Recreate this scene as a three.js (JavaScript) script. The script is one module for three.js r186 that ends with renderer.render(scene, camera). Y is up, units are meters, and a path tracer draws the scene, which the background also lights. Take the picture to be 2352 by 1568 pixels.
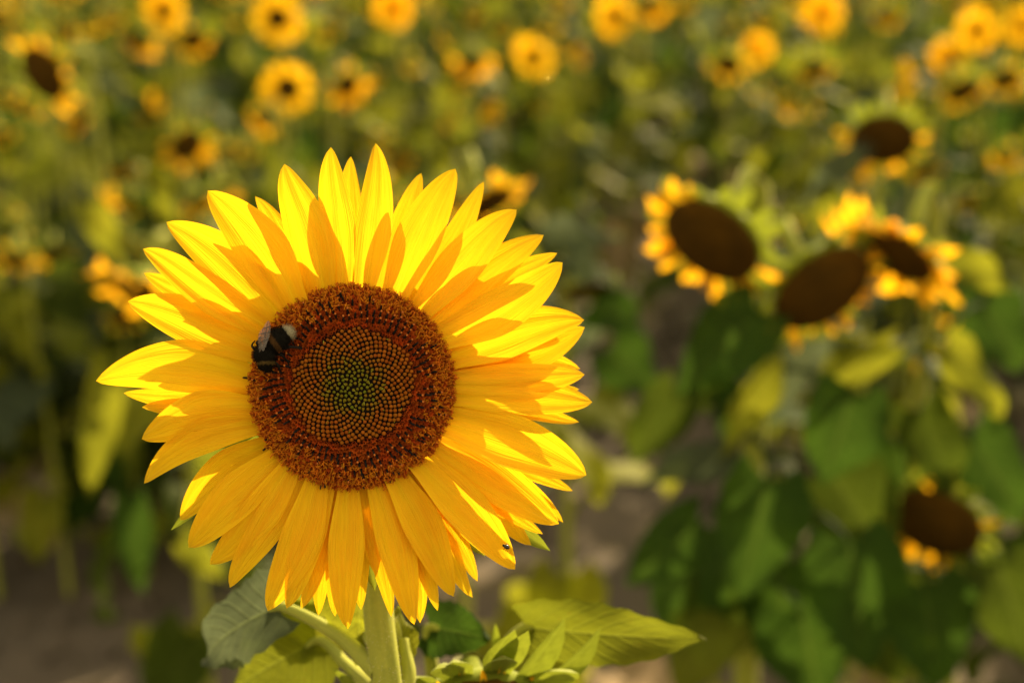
import * as THREE from 'three';
import { mergeGeometries } from 'three/addons/utils/BufferGeometryUtils.js';
import { MarchingCubes } from 'three/addons/objects/MarchingCubes.js';

// ---------------------------------------------------------------- camera, sky, sun, exposure
const scene = new THREE.Scene();
const PITCH = 20 * Math.PI / 180, EYE = new THREE.Vector3(0, 1.45, 0), TAN = 0.24;
const camera = new THREE.PerspectiveCamera(2 * Math.atan(TAN) * 180 / Math.PI, 1024 / 682, 0.05, 300);
camera.filmGauge = 36;
camera.position.copy(EYE);
camera.rotation.set(-PITCH, 0, 0);
camera.focus = 0.529;
camera.userData.fStop = 5.0;
camera.updateMatrixWorld(true);
const renderer = new THREE.WebGLRenderer({ antialias: true });
renderer.toneMapping = THREE.LinearToneMapping;
renderer.toneMappingExposure = 4.35;
renderer.shadowMap.enabled = true;

const SUN_AZ = 28 * Math.PI / 180, SUN_EL = 23 * Math.PI / 180;
const SUN = new THREE.Vector3(Math.sin(SUN_AZ) * Math.cos(SUN_EL), Math.sin(SUN_EL), -Math.cos(SUN_AZ) * Math.cos(SUN_EL));
const sun = new THREE.DirectionalLight(new THREE.Color().setRGB(1, 0.78, 0.44), 3.7);
sun.position.copy(SUN).multiplyScalar(20);
sun.castShadow = true;
sun.shadow.radius = 1.2;
Object.assign(sun.shadow.camera, { left: -8, right: 8, top: 8, bottom: -8, near: 0.5, far: 60 });
sun.shadow.mapSize.set(4096, 4096);
sun.shadow.bias = -0.0005;
scene.add(sun, sun.target);

{ // clear late-afternoon sky: blue overhead, paler and warmer towards the horizon and round the sun
  const w = 512, h = 256, d = new Float32Array(w * h * 4), v = new THREE.Vector3();
  const K = 0.285;
  for (let j = 0; j < h; j++) for (let i = 0; i < w; i++) {
    const el = ((j + 0.5) / h - 0.5) * Math.PI, az = ((i + 0.5) / w - 0.5) * 2 * Math.PI;
    v.set(Math.cos(el) * Math.cos(az), Math.sin(el), Math.cos(el) * Math.sin(az));
    const s = Math.max(0, v.y), f = Math.pow(s, 0.45), ang = Math.acos(Math.min(1, Math.max(-1, v.dot(SUN))));
    const g = 1.1 * Math.exp(-ang * ang / 0.16) + 0.5 * Math.exp(-ang / 0.6);
    const k = (j * w + i) * 4;
    d[k] = K * (1.35 * (1 - f) + 0.85 * f + g * 1.0);
    d[k + 1] = K * (1.05 * (1 - f) + 0.8 * f + g * 0.8);
    d[k + 2] = K * (0.52 * (1 - f) + 0.62 * f + g * 0.4);
    d[k + 3] = 1;
  }
  const t = new THREE.DataTexture(d, w, h, THREE.RGBAFormat, THREE.FloatType);
  t.mapping = THREE.EquirectangularReflectionMapping;
  t.magFilter = t.minFilter = THREE.LinearFilter;
  t.needsUpdate = true;
  scene.background = t;
  scene.environment = t;
}

// ---------------------------------------------------------------- helpers
let seedState = 1;
const seed = (s) => { seedState = (s * 2654435761) >>> 0 || 1; };
const rnd = () => { seedState |= 0; seedState = (seedState + 0x6D2B79F5) | 0; let t = Math.imul(seedState ^ (seedState >>> 15), 1 | seedState); t = (t + Math.imul(t ^ (t >>> 7), 61 | t)) ^ t; return ((t ^ (t >>> 14)) >>> 0) / 4294967296; };
const ran = (a, b) => a + (b - a) * rnd();
const V = (x, y, z) => new THREE.Vector3(x, y, z);
const rgb = (r, g, b) => new THREE.Color().setRGB(r, g, b);
const clamp = (x, a, b) => Math.min(b, Math.max(a, x));
const smooth = (a, b, x) => { const t = clamp((x - a) / (b - a), 0, 1); return t * t * (3 - 2 * t); };
function hash(x, y) { let n = Math.imul(x | 0, 374761393) ^ Math.imul(y | 0, 668265263); n = Math.imul(n ^ (n >>> 13), 1274126177); return ((n ^ (n >>> 16)) >>> 0) / 4294967296; }
function noise2(x, y) { const xi = Math.floor(x), yi = Math.floor(y), u = x - xi, v = y - yi, a = u * u * (3 - 2 * u), b = v * v * (3 - 2 * v); return (hash(xi, yi) * (1 - a) + hash(xi + 1, yi) * a) * (1 - b) + (hash(xi, yi + 1) * (1 - a) + hash(xi + 1, yi + 1) * a) * b; }
const fbm = (x, y, o = 4) => { let s = 0, a = 0.5; for (let i = 0; i < o; i++) { s += a * noise2(x, y); x = x * 2.03 + 7.1; y = y * 2.03 + 3.7; a *= 0.5; } return s; };
const FWD = V(0, -Math.sin(PITCH), -Math.cos(PITCH)), UPV = V(0, Math.cos(PITCH), -Math.sin(PITCH));
// a point of the place, read off the photograph (2352 x 1568) at a depth in metres
function at(x, y, D) { return EYE.clone().addScaledVector(FWD, D).add(V((x - 1176) / 784 * TAN * D, 0, 0)).addScaledVector(UPV, (784 - y) / 784 * TAN * D); }
const used = {};
function numbered(n) { used[n] = (used[n] || 0) + 1; return used[n] === 1 ? n : n + '_' + String(used[n] - 1).padStart(3, '0'); }
function shadows(o) { o.traverse((m) => { if (m.isMesh) { m.castShadow = true; m.receiveShadow = true; } }); return o; }
function thing(name, label, category, pos, group) {
  const o = new THREE.Group(); o.name = numbered(name); o.position.copy(pos); scene.add(o);
  o.userData = { label, category }; if (group) o.userData.group = group;
  return o;
}
function part(name, geo, mat, parent, pos, quat) {
  const m = new THREE.Mesh(geo, mat); m.name = name; m.castShadow = m.receiveShadow = true;
  if (pos) m.position.copy(pos); if (quat) m.quaternion.copy(quat);
  parent.add(m); return m;
}
function canvasTex(w, h, fn, srgb) { // fn(u, v) -> [r, g, b] 0..1
  const d = new Uint8Array(w * h * 4);
  for (let j = 0; j < h; j++) for (let i = 0; i < w; i++) { const c = fn((i + 0.5) / w, (j + 0.5) / h), k = (j * w + i) * 4; d[k] = clamp(c[0], 0, 1) * 255; d[k + 1] = clamp(c[1], 0, 1) * 255; d[k + 2] = clamp(c[2], 0, 1) * 255; d[k + 3] = 255; }
  const t = new THREE.DataTexture(d, w, h); t.magFilter = t.minFilter = THREE.LinearFilter; t.wrapS = t.wrapT = THREE.RepeatWrapping;
  if (srgb) t.colorSpace = THREE.SRGBColorSpace; t.needsUpdate = true; return t;
}
const lin2s = (c) => c <= 0.0031308 ? 12.92 * c : 1.055 * Math.pow(c, 1 / 2.4) - 0.055;
// a sheet: fn(s, t) -> Vector3, s in -1..1, t in 0..1
function sheet(ns, nt, fn) {
  const p = [], uv = [], ix = [];
  for (let j = 0; j <= nt; j++) for (let i = 0; i <= ns; i++) { const s = i / ns * 2 - 1, t = j / nt, v = fn(s, t); p.push(v.x, v.y, v.z); uv.push(i / ns, t); }
  for (let j = 0; j < nt; j++) for (let i = 0; i < ns; i++) { const a = j * (ns + 1) + i, b = a + 1, c = a + ns + 1, d = c + 1; ix.push(a, b, c, b, d, c); }
  const g = new THREE.BufferGeometry(); g.setAttribute('position', new THREE.Float32BufferAttribute(p, 3)); g.setAttribute('uv', new THREE.Float32BufferAttribute(uv, 2)); g.setIndex(ix); g.computeVertexNormals(); return g;
}
function tube(pts, radii, seg = 24, rad = 8) { // tapered tube along a smooth curve
  const c = new THREE.CatmullRomCurve3(pts, false, 'centripetal'), p = [], uv = [], ix = [], fr = c.computeFrenetFrames(seg, false), L = c.getLength();
  for (let j = 0; j <= seg; j++) {
    const t = j / seg, o = c.getPointAt(t), f = t * (radii.length - 1), k = Math.min(radii.length - 2, Math.floor(f)), r = radii[k] + (radii[k + 1] - radii[k]) * (f - k);
    for (let i = 0; i <= rad; i++) { const a = i / rad * 2 * Math.PI; const n = fr.normals[j].clone().multiplyScalar(Math.cos(a) * r).addScaledVector(fr.binormals[j], Math.sin(a) * r); p.push(o.x + n.x, o.y + n.y, o.z + n.z); uv.push(i / rad, t * L / 0.04); }
  }
  for (let j = 0; j < seg; j++) for (let i = 0; i < rad; i++) { const a = j * (rad + 1) + i, b = a + 1, d = a + rad + 1, e = d + 1; ix.push(a, b, d, b, e, d); }
  const g = new THREE.BufferGeometry(); g.setAttribute('position', new THREE.Float32BufferAttribute(p, 3)); g.setAttribute('uv', new THREE.Float32BufferAttribute(uv, 2)); g.setIndex(ix); g.computeVertexNormals(); return g;
}
const lookQ = (n, up = V(0, 1, 0)) => { const z = n.clone().normalize(), x = up.clone().cross(z).normalize(), y = z.clone().cross(x); return new THREE.Quaternion().setFromRotationMatrix(new THREE.Matrix4().makeBasis(x, y, z)); };
const facing = (azDeg, elDeg) => { const a = azDeg * Math.PI / 180, e = elDeg * Math.PI / 180; return V(Math.sin(a) * Math.cos(e), Math.sin(e), Math.cos(a) * Math.cos(e)); }; // 0,0 looks at the camera side; + turns to the right

// ---------------------------------------------------------------- materials
const petalMap = canvasTex(256, 512, (u, v) => { // fine lengthwise veins
  const q = (u - 0.5) * (1 + 0.5 * v);
  const a = noise2(q * 46 + 40, v * 3), b = noise2(q * 110 + 90, v * 7 + 9), c = fbm(u * 5, v * 4 + 50, 3);
  const k = 0.90 + 0.09 * a + 0.06 * b, sn = noise2(u * 90 + 3, v * 130 + 5), spot = sn > 0.988 ? 0.5 : sn > 0.96 ? 0.92 : 1;
  return [lin2s(0.92 * (0.97 + 0.03 * a) * spot), lin2s(0.56 * k * (0.86 + 0.28 * c) * spot), lin2s(0.006 + 0.008 * b)];
}, true);
const petalBump = canvasTex(256, 512, (u, v) => { const q = (u - 0.5) * (1 + 0.5 * v); const k = 0.55 * noise2(q * 40 + 40, v * 2.2) + 0.45 * noise2(q * 95 + 90, v * 6 + 9); return [k, k, k]; });
const petalMat = new THREE.MeshPhysicalMaterial({ map: petalMap, bumpMap: petalBump, bumpScale: 0.0003, roughness: 1, specularIntensity: 0.1, transmission: 0.43, thickness: 0, side: THREE.DoubleSide });
petalMat.name = 'petal';
const wiltMat = new THREE.MeshPhysicalMaterial({ map: petalMap, color: rgb(1, 0.9, 1), roughness: 1, specularIntensity: 0.1, transmission: 0.5, thickness: 0, side: THREE.DoubleSide });
const leafTex = (yel, tone, sd, sage = 0) => canvasTex(256, 256, (u, v) => {
  const s = Math.abs(u * 2 - 1);
  let vein = Math.exp(-Math.pow(s / 0.035, 2));
  const q = (v * 1.15 - s * 0.34) * 7, fr = Math.abs(q - Math.round(q));
  vein = Math.max(vein, 0.6 * Math.exp(-Math.pow(fr / 0.06, 2)) * smooth(1.0, 0.5, s));
  const n = fbm(u * 7 + sd, v * 7, 4), m = noise2(u * 60 + sd, v * 60);
  const k = 0.66 * tone * (0.65 + 0.6 * n + 0.12 * m);
  const r = k * (0.085 + 0.085 * yel + 0.05 * sage), g = k * 0.19, b = k * (0.022 - 0.008 * yel + 0.08 * sage);
  const sp = noise2(u * 38 + sd, v * 38) > 0.95 && n > 0.5 ? 0.45 : 1;
  return [lin2s(r * (sp < 1 ? 0.9 : 1) + vein * 0.06), lin2s(g * sp + vein * 0.07), lin2s(b + vein * 0.015)];
}, true);
const leafBump = canvasTex(256, 256, (u, v) => { const s = Math.abs(u * 2 - 1), q = (v * 1.15 - s * 0.34) * 7, fr = Math.abs(q - Math.round(q)); const k = 0.5 + 0.25 * fbm(u * 16, v * 16, 3) - 0.35 * Math.exp(-Math.pow(fr / 0.08, 2)) - 0.4 * Math.exp(-Math.pow(s / 0.04, 2)); return [k, k, k]; });
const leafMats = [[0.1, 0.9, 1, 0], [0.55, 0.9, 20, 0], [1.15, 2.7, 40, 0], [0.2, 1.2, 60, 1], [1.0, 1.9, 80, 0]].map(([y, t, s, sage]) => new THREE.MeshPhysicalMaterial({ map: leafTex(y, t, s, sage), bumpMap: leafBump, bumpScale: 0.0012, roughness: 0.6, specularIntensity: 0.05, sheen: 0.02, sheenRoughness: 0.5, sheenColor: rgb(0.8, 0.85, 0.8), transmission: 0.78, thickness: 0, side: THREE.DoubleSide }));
const dryMat = new THREE.MeshPhysicalMaterial({ color: rgb(0.3, 0.2, 0.1), roughness: 0.9, transmission: 0.3, thickness: 0, side: THREE.DoubleSide });
const stemMap = canvasTex(128, 128, (u, v) => { const n = noise2(u * 26, v * 3), m = noise2(u * 60, v * 60); return [lin2s(0.2 + 0.08 * n + 0.04 * m), lin2s(0.22 + 0.07 * n + 0.04 * m), lin2s(0.03 + 0.015 * n)]; }, true);
const stemMat = new THREE.MeshPhysicalMaterial({ map: stemMap, bumpMap: stemMap, bumpScale: 0.0008, roughness: 0.75, specularIntensity: 0.3, sheen: 0.4, sheenRoughness: 0.5, sheenColor: rgb(0.9, 0.85, 0.7) });
const bractMat = new THREE.MeshPhysicalMaterial({ map: leafTex(0.9, 2.1, 70), roughness: 0.85, specularIntensity: 0.15, sheen: 0.12, sheenRoughness: 0.5, sheenColor: rgb(0.9, 0.85, 0.75), transmission: 0.45, thickness: 0, side: THREE.DoubleSide });
const hairMat = new THREE.MeshPhysicalMaterial({ color: rgb(0.8, 0.75, 0.62), roughness: 0.8, transmission: 0.4, thickness: 0, side: THREE.DoubleSide });
const discMap = canvasTex(256, 256, (u, v) => { const n = noise2(u * 90, v * 90), m = fbm(u * 8, v * 8, 3); return [lin2s(0.032 + 0.06 * n * m * 2), lin2s(0.018 + 0.026 * n * m * 2), lin2s(0.002 + 0.003 * n)]; }, true);
const farDiscMat = new THREE.MeshPhysicalMaterial({ map: discMap, roughness: 0.95, specularIntensity: 0.08 });
const soilMap = canvasTex(512, 512, (u, v) => { const w = (f, o) => { const a = fbm(u * f, v * f, o), b = fbm((u - 1) * f, v * f, o), c = fbm(u * f, (v - 1) * f, o), d = fbm((u - 1) * f, (v - 1) * f, o); return (a * (1 - u) + b * u) * (1 - v) + (c * (1 - u) + d * u) * v; }; const n = w(9, 5), m = w(70, 3); const k = 0.55 + 0.9 * n * n * 2 + 0.35 * (m - 0.45); return [lin2s(0.08 * k), lin2s(0.058 * k), lin2s(0.038 * k)]; }, true);
soilMap.repeat.set(60, 60);
const soilMat = new THREE.MeshStandardMaterial({ map: soilMap, bumpMap: soilMap, bumpScale: 0.02, roughness: 1 });

// ---------------------------------------------------------------- ground
{
  const N = 300, S = 40, p = [], uv = [], ix = [];
  const warp = (k) => { const q = k / N * 2 - 1; return S * (0.12 * q + 0.88 * q * q * q * Math.abs(q)); };
  for (let j = 0; j <= N; j++) for (let i = 0; i <= N; i++) {
    const x = warp(i), z = -3 + warp(j), near = smooth(12, 4, Math.hypot(x, z + 3));
    p.push(x, near * (0.07 * (fbm(x * 2.2 + 40, z * 2.2 + 40, 3) - 0.45) + 0.035 * (fbm(x * 9 + 10, z * 9 + 80, 3) - 0.45)), z); uv.push(x / 80 + 0.5, z / 80 + 0.5);
  }
  for (let j = 0; j < N; j++) for (let i = 0; i < N; i++) { const a = j * (N + 1) + i, b = a + 1, c = a + N + 1, d = c + 1; ix.push(a, c, b, b, c, d); }
  const g = new THREE.BufferGeometry(); g.setAttribute('position', new THREE.Float32BufferAttribute(p, 3)); g.setAttribute('uv', new THREE.Float32BufferAttribute(uv, 2)); g.setIndex(ix); g.computeVertexNormals();
  const m = new THREE.Mesh(g, soilMat); m.name = 'ground'; m.userData = { kind: 'structure', label: 'bare grey brown field soil between the sunflower rows' }; m.receiveShadow = true; scene.add(m);
  seed(77);
  const cg = new THREE.IcosahedronGeometry(1, 1), cp = cg.attributes.position;
  for (let i = 0; i < cp.count; i++) { const k = 0.75 + 0.5 * hash(Math.round(cp.getX(i) * 50), Math.round(cp.getY(i) * 50 + cp.getZ(i) * 31)); cp.setXYZ(i, cp.getX(i) * k, cp.getY(i) * k * 0.7, cp.getZ(i) * k); }
  cg.computeVertexNormals();
  const n = 2600, im = new THREE.InstancedMesh(cg, new THREE.MeshStandardMaterial({ color: rgb(1, 1, 1), roughness: 1 }), n), M = new THREE.Matrix4();
  for (let i = 0; i < n; i++) {
    const s = 0.006 + 0.024 * Math.pow(rnd(), 3);
    M.compose(V(ran(-2, 2), s * 0.2, ran(-5.5, -1.2)), new THREE.Quaternion().setFromEuler(new THREE.Euler(ran(0, 6), ran(0, 6), ran(0, 6))), V(s, s, s)); im.setMatrixAt(i, M);
    const k = ran(0.7, 1.2); im.setColorAt(i, rgb(0.08 * k, 0.06 * k, 0.041 * k));
  }
  im.name = 'soil_clods'; im.userData = { kind: 'stuff', label: 'crumbly soil clods scattered over the bare ground', category: 'soil' }; im.castShadow = im.receiveShadow = true; scene.add(im);
}

// ---------------------------------------------------------------- leaves
// blade starts at the origin, runs along +x, upper side +y
function bladeGeo({ L = 0.15, W = 0.13, up = 0.25, droop = 1.3, fold = 0.25, wave = 0.012, twist = 0, side = 0, ns = 10, nt = 14, cord = 0.16, ph = 0 }) {
  const n = 40, cx = [0], cy = [0], cz = [0]; // centreline
  for (let k = 1; k <= n; k++) { const t = (k - 0.5) / n, a = up - droop * t, b = side * t; cx.push(cx[k - 1] + Math.cos(a) * Math.cos(b) * L / n); cy.push(cy[k - 1] + Math.sin(a) * L / n); cz.push(cz[k - 1] + Math.cos(a) * Math.sin(b) * L / n); }
  return sheet(ns, nt, (s, t) => {
    const f = t * n, k = Math.min(n - 1, Math.floor(f)), q = f - k, mx = cx[k] + (cx[k + 1] - cx[k]) * q, my = cy[k] + (cy[k + 1] - cy[k]) * q, mz = cz[k] + (cz[k + 1] - cz[k]) * q;
    const a = up - droop * t, b = side * t;
    const half = W / 2 * Math.pow(Math.sin(Math.PI * Math.pow(clamp(t * 0.93 + 0.06, 0, 1), 0.6)), 0.85) * (t > 0.99 ? 0.2 : 1);
    const serr = 1 + 0.05 * Math.sin(t * 46 + ph) * smooth(0.7, 1, Math.abs(s));
    const y = half * s * serr, lift = fold * Math.abs(y) * (1 - 0.5 * t) + wave * Math.sin(t * 9 + ph + (s > 0 ? 1.4 : 0)) * s * s + twist * t * y;
    const back = -cord * L * Math.pow(1 - t, 4) * s * s;
    const tx = Math.cos(a) * Math.cos(b), ty = Math.sin(a), tz = Math.cos(a) * Math.sin(b), nx = -Math.sin(a) * Math.cos(b), ny = Math.cos(a), nz = -Math.sin(a) * Math.sin(b);
    return V(mx + tx * back + nx * lift - Math.sin(b) * y, my + ty * back + ny * lift, mz + tz * back + nz * lift + Math.cos(b) * y);
  });
}
function leafWithPetiole(o, pet = 0.07, rise = 0.5, r = 0.0028) {
  const end = V(Math.cos(rise) * pet, Math.sin(rise) * pet, 0);
  const b = bladeGeo(o); b.translate(end.x - 0.004, end.y, end.z);
  const p = tube([V(0, 0, 0), V(pet * 0.5 * Math.cos(rise), pet * 0.6 * Math.sin(rise), 0), end, end.clone().add(V(0.01, 0.003 * Math.sin(o.up || 0.2), 0))], [r * 1.3, r, r * 0.8], 6, 5);
  return mergeGeometries([b, p]);
}
seed(5);
const leafGeos = [];
for (let i = 0; i < 10; i++) leafGeos.push(leafWithPetiole({ L: ran(0.12, 0.17), W: ran(0.1, 0.15), up: ran(-0.7, 0.1), droop: ran(0.6, 1.3), fold: ran(0.1, 0.4), wave: ran(0.006, 0.016), twist: ran(-0.4, 0.4), side: ran(-0.5, 0.5), ph: ran(0, 6), ns: 8, nt: 11 }, ran(0.05, 0.1), ran(0.2, 0.9)));

// ---------------------------------------------------------------- heads of the other sunflowers (facing +z, centre of the disc face at the origin)
function petalGeo(L, W, { curl = 0, bow = 0, cup = 0.15, ns = 4, nt = 8, r0 = 0, wob = 0 }) { // runs along +y from r0
  return sheet(ns, nt, (s, t) => {
    const f = (0.55 + 0.45 * smooth(0, 0.5, t)) * Math.pow(Math.max(0, 1 - Math.pow(t, 3)), 0.75);
    const x = s * W / 2 * f, a = curl * t;
    const y = curl ? L * Math.sin(a) / curl : L * t, z = curl ? L * (1 - Math.cos(a)) / curl : 0;
    return V(x + bow * Math.sin(Math.PI * t) * L + wob * Math.sin(t * 8 + s) * W, r0 + y, z + cup * (s * s) * W * f + wob * W * Math.sin(t * 7 + 2 * s));
  });
}
function discGeo(R, dome = 0.22, lip = 0.3) {
  const pts = []; for (let i = 0; i <= 14; i++) { const q = i / 14; pts.push(new THREE.Vector2(R * q, R * dome * (1 - q * q) - (q > 0.92 ? R * lip * (q - 0.92) : 0))); }
  pts.push(new THREE.Vector2(R * 1.0, -R * 0.12));
  const g = new THREE.LatheGeometry(pts, 28); g.rotateX(Math.PI / 2);
  const p = g.attributes.position; for (let i = 0; i < p.count; i++) { const x = p.getX(i), y = p.getY(i); p.setZ(i, p.getZ(i) + R * 0.05 * (noise2(x / R * 14 + 30, y / R * 14 + 30) - 0.5)); }
  g.computeVertexNormals(); return g;
}
function backGeo(R, len) { // green receptacle behind the disc, tapering into the stem
  const pts = [[1.0, -0.1], [1.03, -0.22], [0.92, -0.42], [0.62, -0.62], [0.34, -0.8], [0.17, -1.05], [0.13, -1.3]].map(([a, b]) => new THREE.Vector2(R * a, R * b * len));
  const g = new THREE.LatheGeometry(pts, 20); g.rotateX(Math.PI / 2); return g;
}
function bractGeo(R, k, K = 1) { // pointed green bract from the rim of the receptacle
  const L = K * R * (0.7 + 0.35 * hash(k, 3)), W = R * 0.42 * Math.sqrt(K), curl = -0.9 + 1.9 * hash(k, 9);
  const g = petalGeo(L, W, { curl, bow: 0.1 * (hash(k, 5) - 0.5), cup: 0.3, ns: 2, nt: 5 });
  g.translate(0, R * 0.9, -R * 0.28); return g;
}
const bloomPetals = [], wiltPetals = [];
seed(9);
for (let i = 0; i < 6; i++) {
  bloomPetals.push(petalGeo(1, ran(0.34, 0.42), { curl: ran(-0.5, 0.5), bow: ran(-0.06, 0.06), cup: ran(0.1, 0.3) }));
  wiltPetals.push(petalGeo(1, ran(0.36, 0.5), { curl: ran(-0.6, 1.1), bow: ran(-0.12, 0.12), cup: ran(0.2, 0.5), wob: 0.05 }));
}
const UP_Z = V(0, 0, 1);
// adds the parts of a head to plant o; joined = petals too far to tell apart become one ring
function addHead(o, pos, n, { R = 0.03, L = 0.045, count = 26, wilt = 0, gap = null, joined = false, bracts = 14, bractK = 1, calm = false, dome = 0.22, roll = 0 }) {
  const q = lookQ(n).multiply(new THREE.Quaternion().setFromAxisAngle(UP_Z, roll)), M = new THREE.Matrix4().compose(pos, q, V(1, 1, 1));
  part('disc', discGeo(R, dome), farDiscMat, o, pos, q);
  part('receptacle', backGeo(R, 0.85), bractMat, o, pos, q);
  const ring = [], green = [];
  for (let i = 0; i < count; i++) {
    const a = i / count * 2 * Math.PI + ran(-0.07, 0.07);
    if (gap && gap(a)) continue;
    const l = L * ran(calm ? 0.5 : 0.82, 1.12), g = (wilt ? wiltPetals : bloomPetals)[Math.floor(rnd() * 6)];
    const m = new THREE.Matrix4().makeRotationZ(a).multiply(new THREE.Matrix4().makeTranslation(0, R * 0.93, -R * 0.1 - 0.004 * (i % 2))).multiply(new THREE.Matrix4().makeRotationX(ran(-0.25, 0.25) + (wilt && !calm ? ran(-0.2, 0.7) : calm ? ran(-0.1, 0.4) : ran(-0.1, 0.3)))).multiply(new THREE.Matrix4().makeScale(l, l, l));
    if (joined) ring.push(g.clone().applyMatrix4(m));
    else { const p = part('petal', g, wilt ? wiltMat : petalMat, o); p.applyMatrix4(M.clone().multiply(m)); }
  }
  if (ring.length) part('petals', mergeGeometries(ring), wilt ? wiltMat : petalMat, o, pos, q).userData.kind = 'stuff';
  for (let i = 0; i < bracts; i++) {
    const g = bractGeo(R * 1, Math.floor(rnd() * 8), bractK), a = i / bracts * 2 * Math.PI + ran(-0.15, 0.15);
    if (joined) { green.push(g.applyMatrix4(new THREE.Matrix4().makeRotationZ(a))); continue; }
    const p = part('bract', g, bractMat, o); p.applyMatrix4(M.clone().multiply(new THREE.Matrix4().makeRotationZ(a)));
  }
  if (green.length) part('bracts', mergeGeometries(green), bractMat, o, pos, q).userData.kind = 'stuff';
}
function addLeaf(o, p, az, sc, tilt = 0, k = Math.floor(rnd() * 10), mat = leafMats[[0, 1, 4, 2, 3, 1, 2][Math.floor(rnd() * 7)]]) {
  const m = part('leaf', leafGeos[k], mat, o, p); m.rotation.set(0, az, tilt, 'YZX'); m.scale.setScalar(sc); return m;
}
// a whole plant; head is a world point
function plant(name, label, group, head, n, opt = {}) {
  const { R = 0.03, lean = 0.05, leaves = 9, r = 0.008, leafScale = 1, minH = 0.15, maxF = 0.93, foot = null } = opt;
  n = n.clone().normalize();
  const base = foot || V(head.x - n.x * (lean + R * 1.5), 0, head.z - n.z * (lean + R * 1.5));
  base.y = 0;
  const o = thing(name, label, 'sunflower', base, group), H = head.clone().sub(base);
  const back = H.clone().addScaledVector(n, -R * 1.02), nod = n.y < 0.15 && !opt.low;
  const hook = back.clone().addScaledVector(n, -R * 0.9).add(V(0, nod ? R * 0.35 : opt.low ? -R * 0.8 : -R * 0.5, 0));
  const shoulder = hook.clone().add(V(-n.x * R * 0.4, -R * (nod ? 2.0 : 1.5), -n.z * R * 0.4)); shoulder.lerp(V(0, shoulder.y, 0), 0.15);
  const pts = [V(0, -0.03, 0), V(shoulder.x * 0.25 + ran(-0.012, 0.012), shoulder.y * 0.4, shoulder.z * 0.25), V(shoulder.x * 0.7, shoulder.y * 0.75, shoulder.z * 0.7), shoulder, hook, back];
  part('stem', tube(pts, [r * 1.25, r * 1.1, r, r * 0.85, r * 0.85, r * 1.0], 30, 8), stemMat, o);
  const cv = new THREE.CatmullRomCurve3(pts.slice(0, 4), false, 'centripetal'); stems.set(o, cv); let az = ran(0, 6.28);
  for (let i = 0; i < leaves; i++) {
    const f = minH + (maxF - minH) * (i + 0.5) / leaves, p = cv.getPointAt(f); az += 2.4 + ran(-0.35, 0.35);
    addLeaf(o, p, az, (i === 0 && rnd() < 0.6 ? 0.7 : 1) * leafScale * ran(0.75, 1.15) * (0.7 + 0.5 * Math.sin(Math.PI * Math.min(1, f * 1.05))), ran(-0.25, 0.2), undefined, i < 2 && rnd() < 0.4 ? dryMat : undefined);
  }
  addHead(o, H, n, { ...opt, R });
  return o;
}

// a leaf of plant o whose blade runs from w1 to w2 (world points), petiole from the stem at share f of its height
function leafOn(o, w1, w2, W, { mat = leafMats[0], f = null, n = V(0, 0.45, 0.9), up = 0.2, droop = 0.4, fold = 0.15, wave = 0.008, twist = 0 } = {}) {
  const p1 = w1.clone().sub(o.position), p2 = w2.clone().sub(o.position), X = p2.clone().sub(p1), len = X.length(); X.normalize();
  const Z = X.clone().cross(n).normalize(), Y = Z.clone().cross(X), q = new THREE.Quaternion().setFromRotationMatrix(new THREE.Matrix4().makeBasis(X, Y, Z));
  const cv = stems.get(o), y = f ?? Math.max(0.1, p1.y - 0.03); let s = cv.getPointAt(0.5); for (let i = 0; i <= 40; i++) { const c = cv.getPointAt(i / 40); if (Math.abs(c.y - y) < Math.abs(s.y - y)) s = c; }
  const b = bladeGeo({ L: len * 1.03, W, up, droop, fold, wave, twist, ph: ran(0, 6), ns: 12, nt: 18 }), inv = new THREE.Matrix4().compose(p1, q, V(1, 1, 1)).invert();
  const pet = tube([s, s.clone().lerp(p1, 0.5).add(V(0, 0.012, 0)), p1, p1.clone().addScaledVector(X, 0.006)], [0.0042, 0.003, 0.0026, 0.002], 12, 6); pet.applyMatrix4(inv);
  return part('leaf', mergeGeometries([b, pet]), mat, o, p1, q);
}
const stems = new Map();

// ---------------------------------------------------------------- the sunflower in front
const MPP = TAN * 0.533 / 784; // metres per photograph pixel at the flower
const FC = at(810, 888, 0.533), FN = EYE.clone().sub(FC).normalize(), FQ = lookQ(FN);
const foot = at(905, 1568, 0.56); foot.set(foot.x + 0.01, 0, foot.z - 0.03);
const flower = thing('sunflower', 'large open yellow sunflower in sharp focus with a bumblebee on its disc', 'sunflower', foot);
const HEAD = FC.clone().sub(foot);
const toLocal = (w) => w.clone().sub(foot);
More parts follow.
